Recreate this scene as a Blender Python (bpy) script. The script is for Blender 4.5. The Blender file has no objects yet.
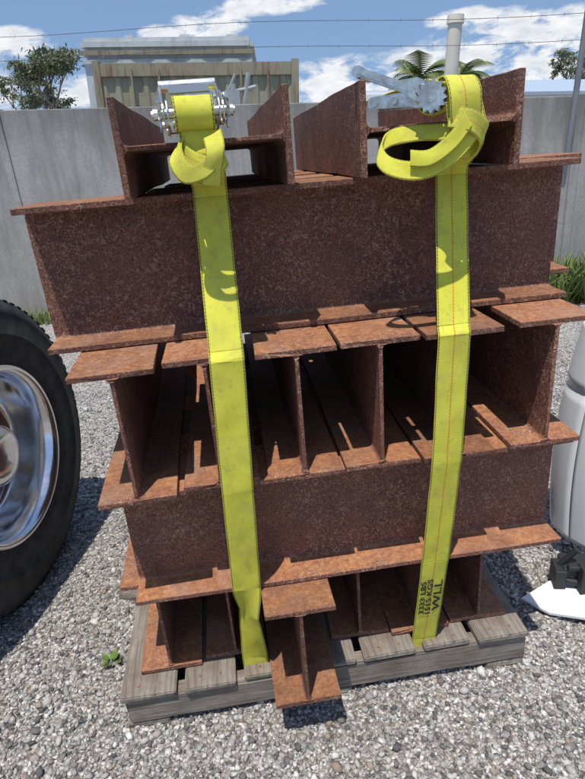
import bpy, bmesh, math, random
import numpy as np
from mathutils import Vector, Matrix
random.seed(7); rng=np.random.default_rng(7)
scene=bpy.context.scene
COL=scene.collection
# ------------------------------------------------------------------ helpers
def link(o): COL.objects.link(o); return o
def mesh_obj(name,verts,faces,mat=None,parent=None,smooth=False):
    me=bpy.data.meshes.new(name); me.from_pydata([tuple(v) for v in verts],[],faces); me.update()
    o=link(bpy.data.objects.new(name,me))
    if mat: me.materials.append(mat)
    if parent: o.parent=parent
    if smooth:
        for p in me.polygons: p.use_smooth=True
    return o
def bm_obj(name,bm,mat=None,parent=None,smooth=False):
    me=bpy.data.meshes.new(name); bm.to_mesh(me); bm.free()
    o=link(bpy.data.objects.new(name,me))
    if mat: me.materials.append(mat)
    if parent: o.parent=parent
    if smooth:
        for p in me.polygons: p.use_smooth=True
    return o
def empty(name,mw=None):
    e=link(bpy.data.objects.new(name,None)); e.empty_display_size=.1
    if mw is not None: e.matrix_world=mw
    return e
def add_box(bm,x0,x1,y0,y1,z0,z1,M=None):
    vs=[bm.verts.new((x,y,z)) for x in (x0,x1) for y in (y0,y1) for z in (z0,z1)]
    for f in ((0,1,3,2),(4,6,7,5),(0,4,5,1),(2,3,7,6),(0,2,6,4),(1,5,7,3)):
        bm.faces.new([vs[i] for i in f])
    if M is not None:
        for v in vs: v.co=M@v.co
    return vs
def box(name,x0,x1,y0,y1,z0,z1,mat,parent=None,bevel=0,M=None):
    bm=bmesh.new(); add_box(bm,x0,x1,y0,y1,z0,z1,M)
    bmesh.ops.recalc_face_normals(bm,faces=bm.faces)
    if bevel: bmesh.ops.bevel(bm,geom=list(bm.edges),offset=bevel,segments=2,affect='EDGES')
    return bm_obj(name,bm,mat,parent)
def cyl(bm,p0,p1,r,seg=16,r2=None):
    p0=Vector(p0);p1=Vector(p1); d=p1-p0
    q=d.to_track_quat('Z','Y').to_matrix().to_4x4()
    M=Matrix.Translation((p0+p1)/2)@q
    bmesh.ops.create_cone(bm,cap_ends=True,segments=seg,radius1=r,radius2=r if r2 is None else r2,depth=d.length,matrix=M)
def lathe(name,prof,mat,parent=None,seg=96,smooth=True):
    v=[];f=[];n=len(prof)
    for i in range(seg):
        a=2*math.pi*i/seg
        for r,x in prof: v.append((x,r*math.cos(a),r*math.sin(a)))
    for i in range(seg):
        j=(i+1)%seg
        for k in range(n-1): f.append((i*n+k,i*n+k+1,j*n+k+1,j*n+k))
    o=mesh_obj(name,v,f,mat,parent,smooth)
    bm=bmesh.new(); bm.from_mesh(o.data); bmesh.ops.remove_doubles(bm,verts=bm.verts,dist=1e-5); bmesh.ops.recalc_face_normals(bm,faces=bm.faces); bm.to_mesh(o.data); bm.free()
    return o
# ------------------------------------------------------------------ materials
class NT:
    def __init__(s,name):
        s.m=bpy.data.materials.new(name); s.m.use_nodes=True; s.t=s.m.node_tree; s.b=s.t.nodes['Principled BSDF']
    def n(s,typ,**kw):
        nd=s.t.nodes.new(typ)
        for k,v in kw.items():
            if k.startswith('_'): setattr(nd,k[1:],v)
            else:
                nd.inputs[k.replace('__',' ')].default_value=v
        return nd
    def l(s,a,b): s.t.links.new(a,b)
    def ramp(s,fac,stops,interp='LINEAR'):
        r=s.n('ShaderNodeValToRGB'); cr=r.color_ramp; cr.interpolation=interp
        while len(cr.elements)<len(stops): cr.elements.new(.5)
        for e,(p,c) in zip(cr.elements,stops):
            e.position=p; e.color=(c,c,c,1) if isinstance(c,(int,float)) else (*c,1)
        s.l(fac,r.inputs[0]); return r.outputs[0]
    def math(s,op,a,b=None,c=None):
        m=s.n('ShaderNodeMath',_operation=op)
        for i,x in enumerate((a,b,c)):
            if x is None: continue
            if isinstance(x,(int,float)): m.inputs[i].default_value=x
            else: s.l(x,m.inputs[i])
        return m.outputs[0]
    def mix(s,fac,a,b,blend='MIX'):
        m=s.n('ShaderNodeMix',_data_type='RGBA',_blend_type=blend)
        for idx,x in ((0,fac),(6,a),(7,b)):
            if isinstance(x,(int,float)): m.inputs[idx].default_value=x
            elif isinstance(x,tuple): m.inputs[idx].default_value=(*x,1)
            else: s.l(x,m.inputs[idx])
        return m.outputs[2]
    def noise(s,vec,scale,detail=6,rough=.6,dist=0):
        nd=s.n('ShaderNodeTexNoise',Scale=scale,Detail=detail,Roughness=rough,Distortion=dist)
        if vec: s.l(vec,nd.inputs['Vector'])
        return nd.outputs['Fac']
    def bump(s,h,strength=.3,dist=.01,normal=None):
        b=s.n('ShaderNodeBump',Strength=strength,Distance=dist); s.l(h,b.inputs['Height'])
        if normal: s.l(normal,b.inputs['Normal'])
        s.l(b.outputs[0],s.b.inputs['Normal']); return b.outputs[0]
    def objvec(s,rand=True):
        tc=s.n('ShaderNodeTexCoord')
        if not rand: return tc.outputs['Object']
        oi=s.n('ShaderNodeObjectInfo')
        add=s.n('ShaderNodeVectorMath',_operation='MULTIPLY_ADD')
        comb=s.n('ShaderNodeCombineXYZ')
        for i in range(3): s.l(oi.outputs['Random'],comb.inputs[i])
        s.l(comb.outputs[0],add.inputs[0]); add.inputs[1].default_value=(17,31,23); s.l(tc.outputs['Object'],add.inputs[2])
        s.rand=oi.outputs['Random']
        return add.outputs[0]
def simple(name,col,rough=.6,metal=0,var=.15,scale=8,bump=0,bscale=40,spec=.5):
    m=NT(name); v=m.objvec(False)
    n=m.noise(v,scale); c=m.ramp(n,[(.3,tuple(x*(1-var) for x in col)),(.7,tuple(min(1,x*(1+var)) for x in col))])
    m.l(c,m.b.inputs['Base Color']); m.b.inputs['Roughness'].default_value=rough; m.b.inputs['Metallic'].default_value=metal
    m.b.inputs['Specular IOR Level'].default_value=spec
    if bump: m.bump(m.noise(v,bscale,4),bump,.005)
    return m.m
def rust_mat():
    m=NT('rusted_steel'); v=m.objvec()
    big=m.noise(v,4.5,6,.65); mid=m.noise(v,24,6,.65,.4); fine=m.noise(v,210,5,.7); sp=m.noise(v,120,3,.55,1.3)
    base=m.ramp(mid,[(.3,(.12,.049,.035)),(.5,(.18,.074,.050)),(.72,(.27,.110,.066))])
    base=m.mix(m.ramp(big,[(.4,0.0),(.70,.8)]),base,(.27,.115,.066))
    spots=m.ramp(sp,[(.52,0.0),(.60,.9)])
    dens=m.ramp(m.noise(v,6,4,.6),[(.36,.2),(.62,1.0)])
    base=m.mix(m.math('MULTIPLY',spots,dens),base,(.46,.29,.20))
    dk=m.ramp(fine,[(.40,.85),(.5,0.0)])
    base=m.mix(dk,base,(.065,.027,.021))
    st=m.ramp(m.noise(v,3.0,7,.7,.8),[(.5,0.0),(.68,.5)])
    base=m.mix(st,base,(.085,.047,.041))
    g=m.n('ShaderNodeNewGeometry'); sx=m.n('ShaderNodeSeparateXYZ'); m.l(g.outputs['Normal'],sx.inputs[0])
    up=m.ramp(sx.outputs['Z'],[(.5,0.0),(.9,1.0)])
    pat=m.ramp(m.noise(v,8,7,.7,.6),[(.34,.2),(.66,.95)])
    orange=m.ramp(m.noise(v,70,6,.75),[(.3,(.17,.065,.032)),(.52,(.38,.160,.066)),(.72,(.56,.30,.14))])
    base=m.mix(m.math('MULTIPLY',up,pat),base,orange)
    # grey-tan dust lying on the upward faces
    dust=m.ramp(m.noise(v,5,8,.75,.5),[(.5,0.0),(.7,.45)])
    base=m.mix(m.math('MULTIPLY',up,dust),base,(.34,.25,.19))
    rv=m.math('MULTIPLY_ADD',m.rand,.4,.82)
    comb=m.n('ShaderNodeCombineXYZ')
    for i in range(3): m.l(rv,comb.inputs[i])
    base=m.mix(1.0,base,comb.outputs[0],'MULTIPLY')
    m.l(base,m.b.inputs['Base Color'])
    m.l(m.ramp(mid,[(.3,.62),(.7,.88)]),m.b.inputs['Roughness'])
    m.b.inputs['Specular IOR Level'].default_value=.35
    h=m.math('ADD',fine,m.math('MULTIPLY',sp,1.2))
    m.bump(h,.6,.0022)
    return m.m
RUST=rust_mat()
def web_mat(name,centre):
    m=NT(name)
    uv=m.n('ShaderNodeUVMap'); s=m.n('ShaderNodeSeparateXYZ'); m.l(uv.outputs[0],s.inputs[0]); u=s.outputs[0]; vv=s.outputs[1]
    o=m.objvec(False)
    c=m.ramp(m.noise(o,14,5),[(.3,(.58,.56,.05)),(.7,(.73,.71,.09))])
    wa=m.math('SINE',m.math('MULTIPLY',vv,1500.0)); wb=m.math('SINE',m.math('MULTIPLY',u,150.0))
    wv=m.math('MULTIPLY',wa,wb)
    c=m.mix(m.ramp(wv,[(0,.0),(1,.4)]),c,(.34,.32,.03))
    ed=m.math('ABSOLUTE',m.math('SUBTRACT',u,.5))
    edge=m.ramp(ed,[(.445,0.0),(.46,1.0),(.48,1.0),(.49,0.0)])
    dash=m.ramp(m.math('SINE',m.math('MULTIPLY',vv,900.0)),[(.35,.5),(.6,1.0)])
    c=m.mix(m.math('MULTIPLY',edge,dash),c,(.03,.03,.02))
    if centre:
        ln=m.ramp(m.math('ABSOLUTE',m.math('SUBTRACT',u,.5)),[(.014,.95),(.026,0.0)])
        c=m.mix(m.math('MULTIPLY',ln,dash),c,(.65,.11,.03))
    dirt=m.ramp(m.noise(o,11,7,.72),[(.47,0.0),(.75,.6)])
    c=m.mix(dirt,c,(.36,.29,.10))
    d2=m.ramp(m.noise(o,60,5,.7),[(.56,0.0),(.7,.45)]); c=m.mix(d2,c,(.30,.22,.09))
    m.l(c,m.b.inputs['Base Color']); m.b.inputs['Roughness'].default_value=.75
    m.b.inputs['Specular IOR Level'].default_value=.2
    m.bump(wv,.5,.0006)
    return m.m
WEBC=web_mat('strap_webbing_centre_stitch',True); WEBP=web_mat('strap_webbing',False)
def wood_mat():
    m=NT('weathered_wood'); tc=m.n('ShaderNodeTexCoord'); mp=m.n('ShaderNodeMapping'); mp.inputs['Scale'].default_value=(3,60,60)
    m.l(tc.outputs['Object'],mp.inputs[0])
    g=m.noise(mp.outputs[0],1.6,8,.7,.5); b=m.noise(tc.outputs['Object'],9,6,.65)
    c=m.ramp(g,[(.3,(.09,.074,.06)),(.5,(.22,.19,.155)),(.75,(.36,.32,.27))])
    c=m.mix(m.ramp(b,[(.45,0.0),(.70,.7)]),c,(.12,.075,.05))
    m.l(c,m.b.inputs['Base Color']); m.b.inputs['Roughness'].default_value=.9
    m.bump(g,.7,.004); return m.m
WOOD=wood_mat()
def steel(name,col=(.55,.55,.53),r=.33,lo=.45,bp=.2):
    m=NT(name); o=m.objvec(False)
    n=m.noise(o,45,6,.7); m.l(m.ramp(n,[(.3,tuple(x*lo for x in col)),(.6,col)]),m.b.inputs['Base Color'])
    m.b.inputs['Metallic'].default_value=.95; m.l(m.ramp(n,[(.3,r+.25*(1-lo)/.55),(.7,r)]),m.b.inputs['Roughness'])
    if bp: m.bump(n,bp,.001)
    return m.m
ZINC=steel('zinc_plated_steel',(.70,.68,.62),.2)
ALU=steel('polished_aluminium',(.80,.80,.81),.11,.82,0)
DARKM=simple('black_rubber_plastic',(.018,.018,.019),.6,0,.2,30,.1)
# ------------------------------------------------------------------ frames
S=Matrix.Translation((0,1.07,0))@Matrix.Rotation(math.radians(5.27),4,'Z')
TILT=Matrix.Rotation(math.radians(3.7),4,'Y')
# ------------------------------------------------------------------ I beams
def beam_mesh(L,h=.302,b=.165,tf=.0125,tw=.008,r=.011):
    hw=tw/2
    def arc(cx,cz,a0,a1,n=4): return [(cx+r*math.cos(math.radians(a0+(a1-a0)*i/n)),cz+r*math.sin(math.radians(a0+(a1-a0)*i/n))) for i in range(n+1)]
    P=[(-b/2,0),(b/2,0),(b/2,tf)]
    P+=arc(hw+r,tf+r,270,180); P+=arc(hw+r,h-tf-r,180,90)
    P+=[(b/2,h-tf),(b/2,h),(-b/2,h),(-b/2,h-tf)]
    P+=arc(-hw-r,h-tf-r,90,0); P+=arc(-hw-r,tf+r,0,-90); P+=[(-b/2,tf)]
    bm=bmesh.new()
    n=len(P); segs=max(2,int(L/.06)); ph=random.uniform(0,6)
    rings=[]
    for k in range(segs+1):
        w=.0012*math.sin(k*.7+ph)+random.uniform(-.0005,.0005)
        rings.append([bm.verts.new((x+w,L*k/segs+(random.uniform(-.0012,.0012) if k in (0,segs) else 0),z)) for x,z in P])
    for k in range(segs):
        for i in range(n):
            j=(i+1)%n; bm.faces.new((rings[k][i],rings[k][j],rings[k+1][j],rings[k+1][i]))
    bm.faces.new(list(reversed(rings[0]))); bm.faces.new(rings[-1])
    bmesh.ops.recalc_face_normals(bm,faces=bm.faces)
    ed=[e for e in bm.edges if e.is_manifold and e.calc_face_angle(0)>1.2]
    bmesh.ops.bevel(bm,geom=ed,offset=.0012,segments=1,affect='EDGES')
    return bm
def beam(M,L,**k):
    o=bm_obj('steel_i_beam',beam_mesh(L,**k),RUST)
    o.matrix_world=S@M; return o
T=Matrix.Translation; RX=lambda a:Matrix.Rotation(math.radians(a),4,'X'); RY=lambda a:Matrix.Rotation(math.radians(a),4,'Y'); RZ=lambda a:Matrix.Rotation(math.radians(a),4,'Z')
Z=[.1275,.4295,.7315,1.0335,1.3355]; G=.0012
for x,yf,L,rz in ((-.385,.085,1.03,.6),(-.210,.10,1.0,-.4),(-.035,-.085,1.16,.5),(.140,.095,1.02,-1.2),(.310,.08,1.04,.3),(.480,.09,1.02,-.3)):
    beam(T((x,yf,Z[0]+G))@RZ(rz),L,h=.2996)
def cross(x0,x1,yc,z,rz=0): beam(T((x0,yc,z+G))@RZ(-90+rz),x1-x0,h=.2996)
cross(-.414,.648,.090,Z[1]); cross(-.34,.60,.365,Z[1]); cross(-.36,.62,.64,Z[1]); cross(-.35,.63,.93,Z[1])
for x,yf,L,rz in ((-.351,-.03,1.13,1.2),(-.172,-.005,1.10,-.3),(.0128,-.017,1.1,.2),(.1854,-.012,1.1,-.4),(.3614,-.02,1.12,.2),(.5665,-.012,1.1,-.5)):
    beam(T((x,yf,Z[2]+G))@RZ(rz),L,h=.2996)
cross(-.504,.663,.2085,Z[3]); cross(-.27,.81,.43,Z[3],.5); cross(-.25,.60,.70,Z[3]); cross(-.22,.62,.96,Z[3])
for x0,yf,L,rz in ((-.271,.030,1.04,.4),(.170,.045,1.02,-.6)):
    beam(T((x0,yf,Z[4]+G+.0825))@RZ(rz)@RY(90),L,h=.312)
# ------------------------------------------------------------------ pallet
pal=empty('wooden_pallet',S)
def board(nm,x0,x1,y0,y1,z0,z1,b=.003):
    hx,hy,hz=(x1-x0)/2,(y1-y0)/2,(z1-z0)/2
    bm=bmesh.new(); nx=14; R=[]
    for k in range(nx+1):
        x=-hx+2*hx*k/nx; j=lambda:random.uniform(-.0013,.0013)
        R.append([bm.verts.new((x+(random.uniform(-.004,.004) if k in (0,nx) else 0),y+j(),z+j()*.5)) for y,z in ((-hy,-hz),(hy,-hz),(hy,hz),(-hy,hz))])
    for k in range(nx):
        for i in range(4): bm.faces.new((R[k][i],R[k][(i+1)%4],R[k+1][(i+1)%4],R[k+1][i]))
    bm.faces.new(list(reversed(R[0]))); bm.faces.new(R[-1])
    bmesh.ops.recalc_face_normals(bm,faces=bm.faces)
    ed=[e for e in bm.edges if e.calc_face_angle(0)>1.0]
    bmesh.ops.bevel(bm,geom=ed,offset=b,segments=2,affect='EDGES')
    o=bm_obj(nm,bm,WOOD,pal)
    o.location=((x0+x1)/2,(y0+y1)/2,(z0+z1)/2); o.rotation_euler=(0,0,random.uniform(-.003,.003)); return o
for i,y in enumerate((.028,.56,1.12)): board('bearer_%d'%(i+1),-.510,.597,y,y+.045,.0215,.1045,.004)
xs=-.515
for i,w in enumerate((.145,.135,.15,.135,.145,.13,.145)):
    L=board('deck_board_%d'%(i+1),0,1.17,0,w,0,.0175); L.location=(xs+w/2,.613+random.uniform(-.012,.010),.1165); L.rotation_euler=(0,0,math.pi/2+random.uniform(-.006,.006)); xs+=w+.0215
for i,x in enumerate((-.46,.04,.54)):
    L=board('base_board_%d'%(i+1),0,1.16,0,.11,0,.018); L.location=(x,.61,.0105); L.rotation_euler=(0,0,math.pi/2)
L=board('loose_plank',0,.22,0,.075,0,.025); L.location=(-.50,.48,.141); L.rotation_euler=(0,0,1.2)
bm=bmesh.new()
xs=-.515
for w in (.145,.135,.15,.135,.145,.13,.145):
    for dx in (.3,.7): cyl(bm,(xs+w*dx,.052,.1235),(xs+w*dx,.052,.1275),.0035,8)
    xs+=w+.0215
bm_obj('nail_heads',bm,RUST,pal)
# ------------------------------------------------------------------ straps
def catmull(pts,n=10):
    P=[pts[0]]+pts+[pts[-1]]; out=[]
    for i in range(1,len(P)-2):
        for k in range(n):
            t=k/n; out.append(.5*((2*P[i])+(-P[i-1]+P[i+1])*t+(2*P[i-1]-5*P[i]+4*P[i+1]-P[i+2])*t*t+(-P[i-1]+3*P[i]-3*P[i+1]+P[i+2])*t**3))
    out.append(pts[-1]); return out
def ribbon(name,pts,mat,parent,width=.068,n=10,th=.0025,cross_seg=8,lin=False):
    if lin:
        q=[]
        for (a,wa),(b,wb) in zip(pts,pts[1:]):
            a,b,wa,wb=map(Vector,(a,b,wa,wb)); L=(b-a).length
            if L<.03: st=[0]
            else:
                e=min(.3,.010/L); st=[0,e]+[e+(1-2*e)*k/4 for k in (1,2,3)]+[1-e]
            q+=[(a.lerp(b,t),wa.lerp(wb,t)) for t in st]
        q.append((Vector(pts[-1][0]),Vector(pts[-1][1]))); pts=q; n=5
    C=catmull([Vector(p) for p,_ in pts],n); W=catmull([Vector(w).normalized() for _,w in pts],n)
    v=[];f=[];uv=[];ln=0; ph=random.uniform(0,6)
    for i,(c,w) in enumerate(zip(C,W)):
        if i: ln+=(c-C[i-1]).length
        w=w.normalized()
        a=C[max(0,i-1)]; b=C[min(len(C)-1,i+1)]; nr=(b-a).cross(w); nr=nr.normalized() if nr.length>1e-9 else Vector((0,-1,0))
        for k in range(cross_seg+1):
            u=k/cross_seg
            bow=.0009*math.sin(ln*23+ph)*(4*(u-.5)**2)+.0006*math.sin(ln*61+u*5+ph)
            v.append(c+w*(u-.5)*width*(1+.008*math.sin(ln*37+ph))+nr*bow); uv.append((u,ln))
    m=cross_seg+1
    for i in range(len(C)-1):
        for k in range(cross_seg): f.append((i*m+k,i*m+k+1,(i+1)*m+k+1,(i+1)*m+k))
    o=mesh_obj(name,v,f,mat,parent,True)
    L=o.data.uv_layers.new(name='UVMap')
    for lp in o.data.loops: L.data[lp.index].uv=uv[lp.vertex_index]
    md=o.modifiers.new('s','SOLIDIFY'); md.thickness=th; md.offset=0
    return o
X1=(1,0,0)
def ratchet(parent,M,open_=25):
    e=bpy.data.objects.new('ratchet_buckle',None); link(e); e.parent=parent; e.matrix_local=M; e.empty_display_size=.02
    def plate(bm,x0,x1,prof,R=None):
        A=[bm.verts.new((x0,y,z)) for y,z in prof];B=[bm.verts.new((x1,y,z)) for y,z in prof]
        bm.faces.new(A);bm.faces.new(list(reversed(B)))
        for i in range(len(A)):
            j=(i+1)%len(A); bm.faces.new((A[i],B[i],B[j],A[j]))
        if R is not None:
            for v in A+B: v.co=R@v.co
    def pr(ln,ht,tail,waist=1.0): 
        p=[]
        for i in range(9): a=math.pi/2+math.pi*i/8; p.append((-.045+ht/2*math.cos(a),ht/2*math.sin(a)))
        p.append((-.045+ln*.35,-tail/2*waist)); 
        for i in range(9): a=-math.pi/2+math.pi*i/8; p.append((-.045+ln+tail/2*math.cos(a),tail/2*math.sin(a)))
        p.append((-.045+ln*.45,tail/2*waist)); p.append((-.045+ln*.25,ht/2*1.05))
        return p
    H=T((0,-.045,0))@RX(open_)@T((0,.045,0))
    bm=bmesh.new()
    for sx in (-1,1): plate(bm,sx*.042,sx*.0445,pr(.105,.044,.020,1.2))
    add_box(bm,-.042,.042,.035,.037,-.009,.009)
    bmesh.ops.recalc_face_normals(bm,faces=bm.faces); bm_obj('frame_plates',bm,ZINC,e)
    bm=bmesh.new()
    for sx in (-1,1):
        plate(bm,sx*.0485,sx*.051,pr(.14,.040,.015,1.1),H)
        plate(bm,sx*.0511,sx*.0535,[(.0,-.004),(.085,-.003),(.085,.003),(.0,.004)],H)
    vs=add_box(bm,-.036,.036,.03,.070,.006,.0085,H)
    bmesh.ops.recalc_face_normals(bm,faces=bm.faces); bm_obj('handle_plates',bm,ZINC,e)
    bm=bmesh.new()
    for sx in (-1,1):
        v0=[];v1=[]
        for i in range(26):
            r=.028 if i%2 else .021; a=2*math.pi*i/26
            v0.append(bm.verts.new((sx*.0540,-.045+r*math.cos(a),r*math.sin(a)))); v1.append(bm.verts.new((sx*.0590,-.045+r*math.cos(a+.12),r*math.sin(a+.12))))
        bm.faces.new(v0);bm.faces.new(list(reversed(v1)))
        for i in range(26):
            j=(i+1)%26; bm.faces.new((v0[i],v1[i],v1[j],v0[j]))
        cyl(bm,(sx*.0590,-.045,0),(sx*.067,-.045,0),.010,12); cyl(bm,(sx*.067,-.045,0),(sx*.070,-.045,0),.006,8)
        cyl(bm,(sx*.0445,.058,0),(sx*.0482,.058,0),.008,8); cyl(bm,(sx*.0445,.02,.0),(sx*.054,.02,.0),.006,8)
    cyl(bm,(-.066,-.045,0),(.066,-.045,0),.008,14); cyl(bm,(-.046,.058,0),(.046,.058,0),.006,12)
    for k in range(9):
        a0=k*.008-.036; cyl(bm,(a0,.02,.0),(a0+.004,.02,.0),.0065,10)
    bmesh.ops.recalc_face_normals(bm,faces=bm.faces); bm_obj('wheels_and_axle',bm,ZINC,e)
    bm=bmesh.new(); cyl(bm,H@Vector((-.052,.095,.0)),H@Vector((.052,.095,.0)),.010,16)
    bmesh.ops.recalc_face_normals(bm,faces=bm.faces); bm_obj('handle_grip',bm,ZINC,e)
    pts=[]
    for i in range(26):
        a=i*.55; r=.012+.0008*i; pts.append(((0,-.045+r*math.cos(a),r*math.sin(a)),X1))
    ribbon('wound_webbing',pts,WEBP,e,.066,3)
    return e
# left strap
sl=empty('ratchet_strap',S)
ribbon('webbing',[((-.110,1.15,1.02),X1),((-.110,1.13,1.40),X1),((-.112,1.07,1.503),X1),((-.114,.62,1.505),X1),((-.116,.12,1.48),X1),((-.118,.06,1.465),X1)],WEBP,sl,n=8)
ribbon('webbing_front',[((-.122,.0,1.44),(1,.1,0)),((-.120,-.012,1.40),(1,-.2,0)),((-.118,.030,1.365),(1,.1,0)),((-.118,.114,1.3425),X1),((-.1185,.119,1.325),X1),((-.125,-.0225,1.046),X1),((-.1255,-.0345,1.032),X1),((-.139,-.0345,.735),X1),((-.151,-.0015,.44),(1,.0,0)),((-.155,.018,.345),(1,-1.1,0)),((-.156,.036,.26),(1,-.6,0)),((-.157,.062,.15),(1,-.05,0)),((-.158,.072,.03),X1)],WEBP,sl,lin=True)
ratchet(sl,T((-.130,.045,1.458))@RZ(4)@RX(-12),35)
def helix_wrap(parent,c,rx,ry,turns,z0,z1,mat,tilt=.3,ph=0,w=.05):
    pts=[]
    N=int(turns*8)
    for i in range(N+1):
        a=ph+2*math.pi*i/8; z=z0+(z1-z0)*i/N
        pts.append(((c[0]+rx*math.cos(a),c[1]+ry*math.sin(a),z+.010*math.sin(2*a+1)),(tilt*math.sin(a*.7),.25*math.cos(a*1.3),1)))
    return ribbon('tail_wrap',pts,mat,parent,w,5)
helix_wrap(sl,(-.122,.0),.036,.024,2.1,1.405,1.37,WEBC,.45,.4,.032)
ribbon('tail_fold',[((-.155,.0,1.425),(.6,.1,.8)),((-.165,-.025,1.40),(.7,.1,.7)),((-.150,-.038,1.372),(.5,-.1,.8)),((-.118,-.042,1.378),(.2,0,1)),((-.092,-.030,1.40),(-.3,.2,.9)),((-.09,-.01,1.37),(.7,.4,.6))],WEBP,sl,.034,8)
ribbon('tail_end',[((-.10,-.02,1.43),(.9,0,.4)),((-.098,-.043,1.405),(1,0,.3)),((-.108,-.040,1.375),(1,.1,.0)),((-.112,-.035,1.350),(1,.2,-.2))],WEBP,sl,.034,8)
# right strap
sr=empty('ratchet_strap',S)
ribbon('webbing',[((.365,1.15,1.02),X1),((.367,1.13,1.40),X1),((.369,1.07,1.503),X1),((.365,.62,1.505),X1),((.345,.10,1.495),X1),((.335,.04,1.48),X1)],WEBC,sr,n=8)
rf=[((.338,-.022,1.45),(1,.1,.0)),((.345,-.028,1.41),(1,-.1,0)),((.356,.0,1.38),(1,.1,0)),((.370,.060,1.360),X1),((.376,.114,1.3425),X1),((.376,.119,1.325),X1),((.333,-.0225,1.046),X1),((.331,-.0345,1.032),X1),((.323,-.0345,.735),X1),((.315,-.0015,.44),X1),((.309,.052,.13),X1),((.309,.056,.03),X1)]
ribbon('webbing_front',rf,WEBC,sr,lin=True)
ratchet(sr,T((.268,.06,1.462))@RZ(64)@RX(0),22)
ribbon('drum_wrap',[((.330,.03,1.488),(1,.2,0)),((.332,-.012,1.490),(1,.1,0)),((.334,-.036,1.465),(1,0,.1)),((.338,-.036,1.425),(1,0,.1)),((.345,-.03,1.40),(.9,0,.2))],WEBC,sr,.056,8)
ribbon('tail_loop',[((.335,-.03,1.40),(.1,.3,1)),((.30,.005,1.405),(0,.5,.8)),((.26,.022,1.406),(0,.6,.8)),((.215,.012,1.400),(.2,.5,.8)),((.190,-.010,1.380),(.4,.3,.8)),((.200,-.03,1.357),(.3,.4,.8)),((.24,-.042,1.345),(-.05,.4,.9)),((.285,-.042,1.352),(-.2,.3,1)),((.325,-.045,1.378),(-.3,.2,1)),((.355,-.04,1.41),(-.3,.2,1))],WEBP,sr,.034,8)
ribbon('tail_fold',[((.235,-.047,1.366),(.1,.3,1)),((.27,-.052,1.365),(-.05,.3,1)),((.31,-.052,1.39),(-.3,.2,1)),((.335,-.050,1.42),(-.5,.2,.9))],WEBP,sr,.028,8)
ribbon('tail_wrap',[((.310,-.03,1.425),(.2,.1,1)),((.340,-.050,1.418),(.4,.1,1)),((.372,-.035,1.395),(.5,.1,1)),((.368,.0,1.372),(.3,.1,1)),((.33,-.01,1.375),(0,.1,1))],WEBC,sr,.034,8)
INK=simple('black_ink',(.02,.02,.02),.7)
def text(s,size,loc,parent,st):
    cu=bpy.data.curves.new('printed_text','FONT'); cu.body=s; cu.size=size; cu.extrude=.0002; cu.offset=.0003; cu.align_x='CENTER'; cu.align_y='CENTER'
    o=link(bpy.data.objects.new('printed_text',cu)); o.parent=parent; cu.materials.append(INK)
    sl_=math.atan2(.0535,.31)
    o.matrix_local=T(loc)@RX(math.degrees(sl_))@RX(90)@RZ(90)@Matrix.Diagonal((st,1,1,1))
    return o
sy=lambda z: -.0015+(.44-z)*.1726-.0032
for s_,sz,x_,z_,st in (('3333 LBS',.020,.292,.305,1.75),('1515 KGS',.020,.309,.305,1.75),('WLL',.029,.331,.31,2.1)): text(s_,sz,(x_,sy(z_),z_),sr,st)
# ------------------------------------------------------------------ truck wheel (left)
TRK=empty('parked_truck',T((-.972,1.685,.53))@RZ(-6.5))
def rubber():
    m=NT('tyre_rubber'); o=m.objvec(False); n=m.noise(o,18,6,.65)
    m.l(m.ramp(n,[(.35,(.018,.018,.019)),(.7,(.065,.061,.056))]),m.b.inputs['Base Color']); m.b.inputs['Roughness'].default_value=.72
    m.b.inputs['Specular IOR Level'].default_value=.35
    m.bump(m.noise(o,120,3),.2,.002); return m.m
RUB=rubber()
pr=[(.292,.0),(.305,.010),(.33,.014),(.345,.020),(.35,.018),(.40,.026),(.405,.030),(.41,.026),(.45,.022),(.475,.012),(.48,.014),(.50,.002),(.517,-.006),(.523,-.012)]
tw=[-.016,-.055,-.062,-.112,-.119,-.170,-.177,-.222,-.229,-.262]
for i,x in enumerate(tw):
    if i%2==0: pr+=[(.53,x)]
    else: pr+=[(.53,x),(.516,x-.001)] if i<len(tw)-1 else [(.53,x)]
    if i%2==1 and i<len(tw)-1: pr+=[(.516,tw[i+1]+.001)]
pr+=[(.52,-.27),(.49,-.285),(.40,-.30),(.33,-.29),(.292,-.275)]
lathe('tyre',pr,RUB,TRK,128)
bm=bmesh.new()
for i in range(80):
    a=2*math.pi*i/80
    M=Matrix.Rotation(a,4,'X')
    add_box(bm,-.05,-.012,.5295,.5325,-.012,.012,M); add_box(bm,-.27,-.232,.5295,.5325,-.012,.012,M)
bmesh.ops.recalc_face_normals(bm,faces=bm.faces); bm_obj('tread_blocks',bm,RUB,TRK)
lathe('wheel_rim',[(.288,-.27),(.288,-.02),(.292,.004),(.305,.012),(.308,.008),(.300,.016),(.288,.010),(.279,-.006),(.270,-.03),(.262,-.075),(.256,-.125),(.244,-.148),(.225,-.152),(.19,-.142),(.165,-.128),(.15,-.122),(.118,-.122),(.112,-.118),(.110,-.08),(.104,-.03),(.098,-.018),(.075,-.008),(.05,-.004),(.0001,-.003)],ALU,TRK,128)
bm=bmesh.new(); bh=bmesh.new()
for i in range(10):
    a=2*math.pi*(i+.3)/10; y,z=.137*math.cos(a),.137*math.sin(a)
    cyl(bm,(-.124,y,z),(-.085,y,z),.015,6); cyl(bm,(-.085,y,z),(-.070,y,z),.010,12,.006)
    a+=.314; y,z=.212*math.cos(a),.212*math.sin(a); cyl(bh,(-.156,y,z),(-.143,y,z),.026,20)  # solid black discs on the rim stand in for shade inside hand holes
bm_obj('wheel_nuts',bm,ZINC,TRK); bm_obj('hand_hole_dark_discs',bh,DARKM,TRK)
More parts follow.
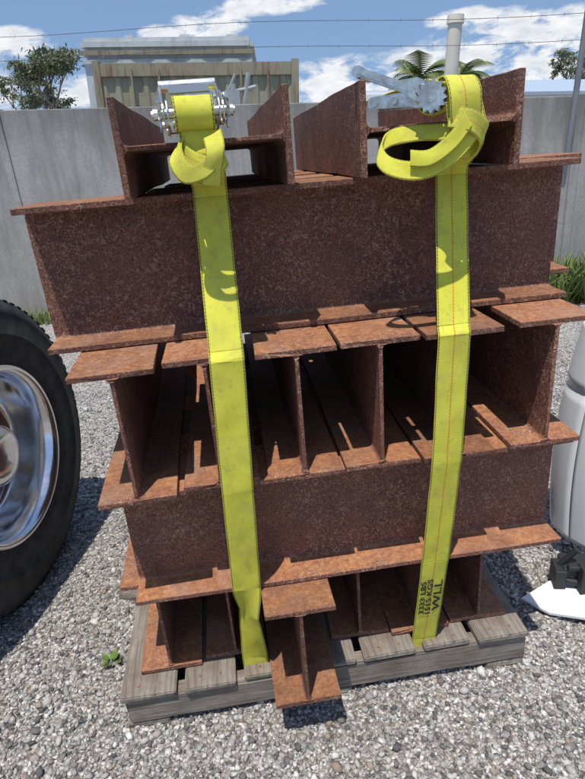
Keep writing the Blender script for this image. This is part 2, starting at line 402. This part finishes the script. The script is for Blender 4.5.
CH=simple('chassis_paint',(.03,.03,.035),.5)
box('chassis_rail',-.75,-.65,-4.2,.35,.10,.36,CH,TRK,.005)
box('axle',-1.7,-.28,-.06,.06,-.06,.06,CH,TRK,.01)
box('deck',-2.4,-.28,-4.8,-1.1,.62,.76,CH,TRK,.01)
for y in (-3.2,): 
    lathe('tyre_front',[(.29,0),(.45,.02),(.51,0),(.53,-.03),(.53,-.25),(.49,-.28),(.29,-.27)],RUB,TRK,64).location=(0,y,0)
# ------------------------------------------------------------------ white bumper cover (right)
WHT=simple('white_paint',(.70,.71,.72),.3,0,.05,6)
bum=empty('car_bumper_cover',T((.893,1.44,0))@RZ(-12))
def bumper():
    nu,nv=28,48
    def surf(nm,a0,da,flip):
        v=[];f=[]
        for i in range(nu+1):
            u=i/nu
            for j in range(nv+1):
                t=j/nv; z=.10+.72*t; bulge=.012*math.sin(math.pi*t)-.010*(1 if .70<t<.73 else 0)
                a=math.radians(a0+da*u); v.append((.50+(.55+bulge)*math.cos(a)+.05*t*t-.02*(1-t)*t,.20+(.30+bulge)*math.sin(a)+.05*t,z))
        for i in range(nu):
            for j in range(nv):
                a=i*(nv+1)+j; q=(a,a+1,a+nv+2,a+nv+1); f.append(tuple(reversed(q)) if flip else q)
        o=mesh_obj(nm,v,f,WHT,bum,True); md=o.modifiers.new('s','SOLIDIFY'); md.thickness=.006
    surf('shell',200,-130,False); surf('front_return',200,60,True)
bumper()
bm=bmesh.new()
add_box(bm,-.07,.30,-.06,.02,.075,.105); add_box(bm,-.095,-.06,-.07,.0,.03,.10); add_box(bm,-.04,-.01,-.09,-.05,.02,.13,RZ(10)); add_box(bm,-.06,.28,-.075,-.055,.11,.125)
cyl(bm,(-.06,-.06,.06),(.2,-.08,.03),.012,10); cyl(bm,(-.08,-.03,.09),(-.03,-.03,.16),.010,10)
bmesh.ops.recalc_face_normals(bm,faces=bm.faces); bmesh.ops.bevel(bm,geom=[e for e in bm.edges if e.calc_length()>.02],offset=.002,segments=1,affect='EDGES'); bm_obj('lower_bracket',bm,DARKM,bum)
sp=[(-.20,-.11),(-.13,-.17),(.10,-.22),(.40,-.22),(.40,-.02),(.05,-.03),(-.10,-.03)]
v=[(x,y,.014+.09*max(0,x+.17)) for x,y in sp]+[(x,y,.022+.09*max(0,x+.17)) for x,y in sp]; n=len(sp)
mesh_obj('splitter_lip',v,[tuple(reversed(range(n))),tuple(range(n,2*n))]+[(i,(i+1)%n,n+(i+1)%n,n+i) for i in range(n)],WHT,bum)
# ------------------------------------------------------------------ ground
STOPS=[(0,(.07,.068,.07)),(.13,(.14,.13,.125)),(.28,(.26,.245,.235)),(.48,(.36,.345,.33)),(.58,(.29,.21,.155)),(.66,(.42,.405,.385)),(.84,(.47,.45,.41)),(1,(.68,.66,.63))]
def ground_mat():
    m=NT('gravel_ground'); g=m.n('ShaderNodeNewGeometry'); P=g.outputs['Position']
    vo=m.n('ShaderNodeTexVoronoi',Scale=105.0); m.l(P,vo.inputs['Vector'])
    sc=m.n('ShaderNodeSeparateColor'); m.l(vo.outputs['Color'],sc.inputs[0])
    c=m.ramp(sc.outputs[0],STOPS)
    gap=m.ramp(vo.outputs['Distance'],[(.35,0.0),(.8,.6)]); c=m.mix(gap,c,(.10,.09,.08))
    big=m.noise(P,1.3,6,.6); c=m.mix(m.ramp(big,[(.45,0.0),(.75,.4)]),c,(.24,.215,.185))
    m.l(c,m.b.inputs['Base Color']); m.b.inputs['Roughness'].default_value=.9
    h=m.math('SUBTRACT',1.0,vo.outputs['Distance']); m.bump(h,.9,.007)
    return m.m
GND=ground_mat()
def gz(x,y):
    t=min(1,max(0,(y-6.5)/3)); return -.0647*x*t
ys=[-60,-20,-5,0,1,2,3,4,5,6,6.5,7,7.5,8,8.5,9,9.5,12,20,50,120,300,700]; gx=[-700,-300,-120,-50,-20,-10,-5,-2.5,0,2.5,5,10,20,50,120,300,700]
v=[(x,y,gz(x,y)) for y in ys for x in gx]; nx=len(gx)
mesh_obj('gravel_ground',v,[(j*nx+i,j*nx+i+1,(j+1)*nx+i+1,(j+1)*nx+i) for j in range(len(ys)-1) for i in range(nx-1)],GND)
def stones():
    bm=bmesh.new(); bmesh.ops.create_icosphere(bm,subdivisions=1,radius=1); bv=np.array([v.co[:] for v in bm.verts]); bf=np.array([[v.index for v in f.verts] for f in bm.faces]); bm.free()
    N=80000
    y=.40+ (rng.random(N)**1.5)*3.2; x=(rng.random(N)-.5)*(1.3+1.15*y)
    keep=~((x>-.48)&(x<.58)&(y>1.22)&(y<2.2)); x=x[keep];y=y[keep];N=len(x)
    s=rng.gamma(3.2,.0012,N)*.85+.0016; s=np.clip(s,.0021,.0135)
    sc=np.stack([s*(.75+.7*rng.random(N)),s*(.8+.5*rng.random(N)),s*(.5+.35*rng.random(N))],1)
    q=rng.normal(size=(N,4)); q[:,1:3]*=.4; q/=np.linalg.norm(q,axis=1)[:,None]
    w,a,b,c=q.T
    R=np.stack([1-2*(b*b+c*c),2*(a*b-c*w),2*(a*c+b*w),2*(a*b+c*w),1-2*(a*a+c*c),2*(b*c-a*w),2*(a*c-b*w),2*(b*c+a*w),1-2*(a*a+b*b)],1).reshape(N,3,3)
    V=bv[None]*(1+.42*(rng.random((N,len(bv),1))-.5)*2)*sc[:,None,:]
    V=np.einsum('nij,nkj->nki',R,V); V[:,:,0]+=x[:,None];V[:,:,1]+=y[:,None];V[:,:,2]+=(sc[:,2]*.5)[:,None]
    F=(bf[None]+ (np.arange(N)*len(bv))[:,None,None]).reshape(-1,3)
    me=bpy.data.meshes.new('gravel_stones'); V=V.reshape(-1,3)
    me.vertices.add(len(V)); me.vertices.foreach_set('co',V.ravel()); me.loops.add(F.size); me.loops.foreach_set('vertex_index',F.ravel().astype(np.int32))
    me.polygons.add(len(F)); me.polygons.foreach_set('loop_start',np.arange(0,F.size,3,dtype=np.int32)); me.polygons.foreach_set('loop_total',np.full(len(F),3,dtype=np.int32))
    me.update(calc_edges=True)
    m=NT('gravel_stone'); g=m.n('ShaderNodeNewGeometry'); r=g.outputs['Random Per Island']
    c=m.ramp(r,STOPS)
    n=m.noise(g.outputs['Position'],300,3); c=m.mix(m.ramp(n,[(.4,0.0),(.7,.35)]),c,(.16,.14,.125))
    # damp, dusty patches
    pt=m.noise(g.outputs['Position'],1.7,5,.6); c=m.mix(m.ramp(pt,[(.5,0.0),(.72,.38)]),c,(.17,.145,.12))
    m.l(c,m.b.inputs['Base Color']); m.b.inputs['Roughness'].default_value=.85
    me.materials.append(m.m); link(bpy.data.objects.new('gravel_stones',me))
stones()
# ------------------------------------------------------------------ concrete wall
def conc():
    m=NT('concrete'); g=m.n('ShaderNodeNewGeometry'); P=g.outputs['Position']
    mp=m.n('ShaderNodeMapping'); mp.inputs['Scale'].default_value=(3,3,.5); m.l(P,mp.inputs[0])
    a=m.noise(P,1.1,7,.65); st=m.noise(mp.outputs[0],2.2,6,.65); f=m.noise(P,45,4,.6)
    c=m.ramp(a,[(.3,(.26,.25,.23)),(.7,(.41,.395,.365))])
    c=m.mix(m.ramp(st,[(.46,0.0),(.68,.65)]),c,(.16,.15,.135)); c=m.mix(m.ramp(f,[(.35,.4),(.55,0.0)]),c,(.21,.20,.19))
    sx=m.n('ShaderNodeSeparateXYZ'); m.l(P,sx.inputs[0])
    low=m.ramp(sx.outputs[2],[(0,.6),(.35,0.0)]); c=m.mix(low,c,(.22,.18,.14))
    # dark algae band running down from the coping
    hi=m.math('ADD',sx.outputs[2],m.math('MULTIPLY',sx.outputs[0],.0647)); hb=m.math('MULTIPLY',m.ramp(m.math('SUBTRACT',hi,1.0),[(.45,0.0),(.80,.9)]),st)
    c=m.mix(hb,c,(.10,.095,.088))
    m.l(c,m.b.inputs['Base Color']); m.b.inputs['Roughness'].default_value=.92; m.bump(f,.3,.004); return m.m
CON=conc()
wy=lambda x:5.83-(x+2.54)*.135
wall=empty('concrete_wall')
ztop=lambda x:1.97-(x+2.54)*.0647
xx=-2.5-2.55*5; i=0
POST=simple('galvanised_post',(.20,.21,.22),.6,.3)
while xx<16:
    i+=1; x0,x1=xx+.03,xx+2.52
    v=[]
    for X in (x0,x1):
        for y in (wy(X),wy(X)+.12): v+= [(X,y,-.05),(X,y,ztop(X))]
    o=mesh_obj('panel_%d'%i,v,[(0,1,3,2),(4,6,7,5),(0,4,5,1),(2,3,7,6),(0,2,6,4),(1,5,7,3)],CON,wall)
    bm=bmesh.new(); bm.from_mesh(o.data); bmesh.ops.recalc_face_normals(bm,faces=bm.faces); bmesh.ops.bevel(bm,geom=list(bm.edges),offset=.006,segments=1,affect='EDGES'); bm.to_mesh(o.data); bm.free()
    X=xx; o=box('post_%d'%i,X-.045,X+.028,wy(X)-.012,wy(X)+.13,-.05,ztop(X)+.01,CON,wall,.004)
    xx+=2.55
fen=empty('barbed_wire_fence'); WIRE=simple('dark_galvanised_wire',(.12,.12,.12),.5,.5)
bm=bmesh.new(); bp=bmesh.new()
for X in (-9.1,-5.3,2.50,6.6,10.4):
    cyl(bp,(X+.0,wy(X)-.06,ztop(X)-.45),(X+.05,wy(X)-.06,ztop(X)+.62),.024,10)
for h in (.40,.58):
    pts=[]
    for k in range(0,79):
        X=-9+ k*.25; sag=.02*math.sin(k*.4)
        pts.append(Vector((X,wy(X)-.06,ztop(X)+h+sag)))
    for a,b in zip(pts,pts[1:]):
        cyl(bm,a,b,.0022,5)
        m_=(a+b)/2
        cyl(bm,m_+Vector((-.006,-.008,-.014)),m_+Vector((.006,.008,.014)),.0016,4)
bm_obj('wire',bm,WIRE,fen); bm_obj('posts',bp,POST,fen)
# ------------------------------------------------------------------ background buildings
def at(x,y,z=None): return T((x,y,gz(x,y) if z is None else z))@TILT
def painted(name,col,rustc=(.16,.07,.03),amt=.6,sc=1.2):
    m=NT(name); o=m.objvec(False); mp=m.n('ShaderNodeMapping'); mp.inputs['Scale'].default_value=(3,3,.45); m.l(o,mp.inputs[0])
    c=m.ramp(m.noise(o,2,5),[(.3,tuple(x*.8 for x in col)),(.7,col)])
    c=m.mix(m.ramp(m.noise(mp.outputs[0],sc,8,.7),[(.50,0.0),(.68,amt)]),c,rustc)
    m.l(c,m.b.inputs['Base Color']); m.b.inputs['Roughness'].default_value=.65; return m.m
BEI=painted('beige_paint_rusty',(.31,.30,.205)); GRW=painted('grey_white_panel',(.50,.53,.53),(.22,.2,.17),.5); FRM=painted('frame_beige',(.27,.24,.16),(.14,.06,.025),.95,2.5)
con=empty('shipping_container',at(-3.62,13,.66))
def corr(name,x0,x1,y,z0,z1,pitch,dep,mat,par):
    v=[];f=[];x=x0;k=0
    while x<x1-1e-6:
        for dx,dy in ((0,0),(pitch*.3,0),(pitch*.45,dep),(pitch*.85,dep)):
            if x+dx<=x1: v+=[(x+dx,y+dy,z0),(x+dx,y+dy,z1)]
        x+=pitch
    v+=[(x1,y,z0),(x1,y,z1)]
    for i in range(len(v)//2-1): f.append((2*i,2*i+2,2*i+3,2*i+1))
    return mesh_obj(name,v,f,mat,par)
corr('front_wall',.14,4.0,.03,.15,2.55,.28,.035,BEI,con)
box('roof',.0,4.15,0.02,2.44,2.66,2.70,BEI,con)
box('back_and_sides',.05,4.1,.12,2.42,.1,2.655,BEI,con)
for x in (0,4.0): box('corner_post',x,x+.15,-.02,.14,-.2,2.75,FRM,con,.01)
box('top_rail',.15,4.0,-.02,.07,2.46,2.70,FRM,con,.01); box('bottom_rail',.15,4.0,-.02,.07,0,.15,FRM,con,.01)
bm=bmesh.new(); A=[];B=[]
pf=[(-.33,1.5),(.33,1.5)]+[(.33*math.cos(a),2.12+.28*math.sin(a)) for a in [math.pi*i/12 for i in range(13)]]
A=[bm.verts.new((x,-.06,z)) for x,z in pf];B=[bm.verts.new((x,.02,z)) for x,z in pf]
bm.faces.new(A);bm.faces.new(list(reversed(B)))
for i in range(len(A)): j=(i+1)%len(A); bm.faces.new((A[i],A[j],B[j],B[i]))
bmesh.ops.recalc_face_normals(bm,faces=bm.faces); bm_obj('window_frame',bm,GRW,con).location=(2.15,0,0)
box('window_glass',1.92,2.38,-.075,-.061,1.6,2.2,simple('pale_glass',(.25,.32,.36),.15),con)
for i,x in enumerate((.75,1.3,2.95,3.5)): box('door_bar_%d'%i,x,x+.04,-.05,-.0,.2,2.6,FRM,con)
bld=empty('portable_building',at(-4.75,16.5,.85))
corr('wall_front',0,4.25,0,0,3.15,.9,.02,GRW,bld); box('body',0,4.25,.08,3,-.8,3.25,GRW,bld); 
box('roof_cap',-.06,4.3,-.08,3.1,3.3,3.62,GRW,bld,.10); box('gutter',-.06,4.3,-.13,-.081,3.22,3.32,FRM,bld)
for i,x in enumerate((1.0,2.4,3.6)): box('roof_vent_%d'%i,x,x+.25,.3,.55,3.62,3.72,GRW,bld,.02)
rk=empty('hydraulic_hoist',at(-.75,11.2,.05)); bm=bmesh.new()
cyl(bm,(0,0,0),(0,0,2.55),.05,10); cyl(bm,(-.35,0,2.35),(.4,0,2.5),.035,8); cyl(bm,(.15,0,2.0),(.28,0,2.72),.04,8); cyl(bm,(-.3,0,2.0),(.05,0,2.7),.025,8); add_box(bm,-.12,.12,-.1,.1,2.15,2.45); cyl(bm,(.22,0,1.6),(.0,0,2.3),.03,8)
bmesh.ops.recalc_face_normals(bm,faces=bm.faces); bm_obj('frame',bm,simple('grey_hoist_paint',(.28,.31,.30),.5),rk)
vp=empty('vent_pipe',at(1.92,7.05,-.12)); bm=bmesh.new()
cyl(bm,(0,0,0),(0,0,2.66),.075,24); cyl(bm,(0,0,2.66),(0,0,2.74),.092,24,.088)
bm_obj('pipe',bm,simple('off_white_paint',(.66,.61,.51),.5,0,.14,3),vp)
van=empty('parked_van',at(.40,9.0,.26)); VW=simple('van_white',(.70,.71,.72),.3,0,.03)
bm=bmesh.new(); pf=[(0,.35),(0,1.15),(.35,1.3),(.95,1.86),(1.2,1.93),(3.6,1.93),(3.75,1.8),(3.8,.35)]
A=[bm.verts.new((x*.42,0,z)) for x,z in pf];B=[bm.verts.new((x*.42,3.2,z)) for x,z in pf]
bm.faces.new(A);bm.faces.new(list(reversed(B)))
for i in range(len(A)): j=(i+1)%len(A); bm.faces.new((A[i],A[j],B[j],B[i]))
bmesh.ops.recalc_face_normals(bm,faces=bm.faces); bmesh.ops.bevel(bm,geom=list(bm.edges),offset=.05,segments=2,affect='EDGES'); bm_obj('body',bm,VW,van)
box('window',.5,1.4,-.012,-.003,1.35,1.72,DARKM,van)
for x in (.3,1.25):
    lathe('wheel',[(.0001,0),(.2,0),(.33,.02),(.35,.05),(.35,.2),(.0001,.2)],RUB,van,32).matrix_local=T((x,.05,.15))@RZ(90)
shed=empty('metal_shed',at(9.9,25)); SW=simple('white_metal',(.66,.70,.72),.45,0,.05); SR=simple('light_blue_grey_roof',(.45,.53,.60),.4,.2,.06)
corr('front_wall',0,14,0,0,3.55,.4,.04,SW,shed); box('body',.02,14,.06,8,0,3.55,SW,shed)
v=[(-.3,-.3,3.55),(14.3,-.3,3.55),(14.3,4,4.4),(-.3,4,4.4),(14.3,8.3,3.55),(-.3,8.3,3.55)]
o=mesh_obj('roof',v,[(0,1,2,3),(3,2,4,5)],SR,shed); o.modifiers.new('s','SOLIDIFY').thickness=.12
box('window_band',1,5,-.02,-.003,2.7,3.2,simple('dark_glass',(.03,.05,.07),.1),shed); box('roller_door',6,9,-.03,-.003,0,2.6,FRM,shed)
# ------------------------------------------------------------------ vegetation
def leafmat(name,c1,c2):
    m=NT(name); g=m.n('ShaderNodeNewGeometry'); m.l(m.ramp(g.outputs['Random Per Island'],[(0,c1),(1,c2)]),m.b.inputs['Base Color']); m.b.inputs['Roughness'].default_value=.6
    return m.m
BARK=simple('bark',(.20,.17,.14),.9,0,.3,10,.3)
def tree(name,x,y,h,cr,lm,leafn=5200,ls=.10,seed=1):
    r=random.Random(seed); e=empty(name,at(x,y))
    bm=bmesh.new(); tips=[]
    def limb(p,d,L,rad,dep):
        q=p+d*L; cyl(bm,p,q,rad,8,rad*.65)
        if dep==0: tips.append((q,1)); return
        if dep<2: tips.append((q,.6))
        for k in range(r.choice((2,3,3))):
            nd=(d+Vector((r.uniform(-.9,.9),r.uniform(-.9,.9),r.uniform(-.15,.6)))).normalized(); limb(q,nd,L*r.uniform(.6,.85),rad*.62,dep-1)
    limb(Vector((0,0,-.3)),Vector((.05,0,1)).normalized(),h*.42,h*.028,4)
    mx=max(t[0].z for t in tips); s=(h*.95)/mx
    for v_ in bm.verts: v_.co*=s
    bm_obj('trunk_and_limbs',bm,BARK,e)
    tp=[t[0]*s for t in tips]; cl=[(t,cr*r.uniform(.08,.20)) for t in tp if r.random()<.75]
    V=[];F=[]
    for i in range(leafn):
        c,rr=r.choice(cl); d=Vector((r.gauss(0,1),r.gauss(0,1),r.gauss(0,.6))); p=c+d*rr*.7
        n=Vector((r.gauss(0,1),r.gauss(0,1),r.gauss(0,1)+.4)).normalized(); t=n.orthogonal().normalized(); b=n.cross(t); a=r.uniform(0,6.28); t2=t*math.cos(a)+b*math.sin(a); b2=n.cross(t2)
        l=ls*r.uniform(.6,1.3); k=len(V); V+=[p-t2*l,p+b2*l*.35,p+t2*l,p-b2*l*.35]; F.append((k,k+1,k+2,k+3))
    mesh_obj('foliage',V,F,lm,e)
LM1=leafmat('gum_leaves',(.06,.08,.035),(.20,.22,.11)); LM2=leafmat('palm_leaves',(.05,.09,.02),(.22,.25,.08))
tree('gum_tree',-12.1,35,6.9,2.4,LM1,3800,.12,3); tree('gum_tree',-14.6,37,6.0,2.2,LM1,3200,.12,9); tree('gum_tree',18.2,40,7.2,1.9,LM1,3000,.12,5)
def palm(x,y,h,s,seed):
    r=random.Random(seed); e=empty('palm_tree',at(x,y)); bm=bmesh.new()
    for k in range(10): cyl(bm,(0,0,h*k/10),(0,0,h*(k+1)/10),.16-.004*k,10,.14-.004*k)
    bm_obj('trunk',bm,BARK,e); V=[];F=[]
    for i in range(26):
        az=r.uniform(0,6.28); el=r.uniform(-.2,1.25); L=s*r.uniform(.8,1.15)
        p=Vector((0,0,h)); d=Vector((math.cos(az)*math.cos(el),math.sin(az)*math.cos(el),math.sin(el)))
        side=Vector((-math.sin(az),math.cos(az),0))
        for k in range(22):
            q=p+d*(L/22); d=(d+Vector((0,0,-.085))).normalized(); w=s*.34*math.sin(math.pi*min(1,(k+3)/25))
            for sg in (-1,1):
                tip=q+side*sg*w+d*w*.6+Vector((0,0,-w*.45)); k0=len(V); V+=[p,q,tip]; F.append((k0,k0+1,k0+2))
            p=q
    mesh_obj('fronds',V,F,LM2,e)
palm(6.75,29,4.5,2.0,4); palm(8.9,30,4.65,1.8,8)
GR=leafmat('grass_blades',(.07,.12,.03),(.24,.28,.08))
def tuft(x,y,n,rad,h,seed,name='grass_tuft'):
    r=random.Random(seed); V=[];F=[]
    for i in range(n):
        a=r.uniform(0,6.28); d=rad*math.sqrt(r.random()); p=Vector((d*math.cos(a),d*math.sin(a)*.5,0)); l=Vector((r.gauss(0,.35),r.gauss(0,.35),1)).normalized(); hh=h*r.uniform(.4,1.1); w=Vector((math.cos(a*3),math.sin(a*3),0))*h*.03
        m1=p+l*hh*.6; t=p+l*hh+Vector((l.x,l.y,-.1))*hh*.35; k=len(V); V+=[p-w,p+w,m1+w*.8,m1-w*.8,t]; F+= [(k,k+1,k+2,k+3),(k+3,k+2,k+4)]
    o=mesh_obj(name,V,F,GR); o.location=(x,y,0)
tuft(2.55,4.85,900,.42,.42,1); tuft(3.2,4.75,600,.4,.3,2); tuft(-2.45,5.65,350,.25,.16,3); tuft(1.9,5.0,300,.3,.18,5)
def weed(x,y):
    r=random.Random(11); V=[];F=[]
    for i in range(34):
        a=r.uniform(0,6.28); l=r.uniform(.012,.03); d=Vector((math.cos(a),math.sin(a),r.uniform(.4,1.4))).normalized(); p=d*l; s=Vector((-math.sin(a),math.cos(a),0))*.006; k=len(V)
        V+=[p*.6,p+s+d*.004,p+d*.014,p-s+d*.004]; F.append((k,k+1,k+2,k+3))
    o=mesh_obj('weed_plant',V,F,leafmat('weed_leaves',(.08,.15,.03),(.2,.3,.07))); o.location=(x,y,.008)
weed(-.62,1.27)
# ------------------------------------------------------------------ light and sky
to_sun=Vector((-.22,-.70,0)).normalized(); EL=math.radians(73)
sd=Vector((to_sun.x*math.cos(EL),to_sun.y*math.cos(EL),math.sin(EL)))
sun=bpy.data.lights.new('sun','SUN'); sun.energy=4.7; sun.angle=math.radians(.5); sun.color=(1,.955,.89)
so=link(bpy.data.objects.new('sun',sun)); so.rotation_euler=sd.to_track_quat('Z','Y').to_euler()
w=bpy.data.worlds.new('World'); scene.world=w; w.use_nodes=True; nt=w.node_tree; bg=nt.nodes['Background']
class WN(NT):
    def __init__(s,t): s.t=t
k=WN(nt)
tc=k.n('ShaderNodeTexCoord'); gen=tc.outputs['Generated']
lift=k.n('ShaderNodeVectorMath',_operation='ADD'); lift.inputs[1].default_value=(0,0,.26); k.l(gen,lift.inputs[0])
nor=k.n('ShaderNodeVectorMath',_operation='NORMALIZE'); k.l(lift.outputs[0],nor.inputs[0])
sky=k.n('ShaderNodeTexSky',_sky_type='NISHITA',_sun_disc=False); sky.sun_elevation=EL; sky.sun_rotation=math.atan2(sd.x,sd.y); sky.air_density=1.25; sky.dust_density=.4; sky.ozone_density=2.4
k.l(nor.outputs[0],sky.inputs['Vector'])
sep=k.n('ShaderNodeSeparateXYZ'); k.l(gen,sep.inputs[0])
az=k.math('ARCTAN2',sep.outputs[0],sep.outputs[1]); el=k.math('ARCSINE',sep.outputs[2])
cmb=k.n('ShaderNodeCombineXYZ'); k.l(k.math('MULTIPLY',az,1.0),cmb.inputs[0]); k.l(k.math('MULTIPLY',el,2.3),cmb.inputs[1])
n1=k.noise(cmb.outputs[0],15,10,.62,.3); n2=k.noise(cmb.outputs[0],5,5,.55)
acc=None
for a0,e0,wa,we in ((-.077,.185,.055,.020),(.016,.205,.085,.013),(-.153,.176,.03,.013),(.115,.092,.10,.035),(.385,.112,.14,.045),(-.37,.172,.06,.02),(.235,.10,.10,.028),(-.55,.10,.2,.05),(.75,.15,.25,.06),(-.42,.10,.06,.02),(.30,.16,.05,.012),(-.25,.11,.08,.02)):
    dx=k.math('POWER',k.math('MULTIPLY',k.math('SUBTRACT',az,a0),1/wa),2.0); dy=k.math('POWER',k.math('MULTIPLY',k.math('SUBTRACT',el,e0),1/we),2.0)
    g_=k.math('SUBTRACT',1.0,k.math('MULTIPLY',k.math('ADD',dx,dy),.5)); g_=k.math('MAXIMUM',g_,0.0)
    acc=g_ if acc is None else k.math('MAXIMUM',acc,g_)
dn=k.math('MULTIPLY',acc,k.math('MULTIPLY_ADD',n1,3.2,-1.0))
dn=k.math('ADD',dn,k.math('MULTIPLY',k.ramp(n2,[(.52,0.0),(.8,.25)]),n1))
cf=k.ramp(dn,[(.20,0.0),(.52,.96)])
shade=k.ramp(k.noise(cmb.outputs[0],22,6,.6),[(.3,(4.7,5.0,5.4)),(.65,(6.8,6.8,6.8))])
mixc=k.mix(cf,sky.outputs[0],shade); k.l(mixc,bg.inputs[0]); bg.inputs[1].default_value=.15
# ------------------------------------------------------------------ camera
p=.3979; r=-.0861
F=Vector((0,math.cos(p),-math.sin(p))); R=Vector((1,0,0)); U=R.cross(F)
R2=R*math.cos(r)+U*math.sin(r); U2=U*math.cos(r)-R*math.sin(r)
cd=bpy.data.cameras.new('camera'); co=link(bpy.data.objects.new('camera',cd))
M=Matrix((R2,U2,-F)).transposed().to_4x4(); M.translation=(0,0,1.3904); co.matrix_world=M
cd.sensor_fit='HORIZONTAL'; cd.sensor_width=36; cd.lens=560.3/585*36; cd.clip_start=.05; cd.clip_end=3000
scene.camera=co
scene.view_settings.view_transform='Standard'; scene.view_settings.look='None'; scene.view_settings.exposure=0
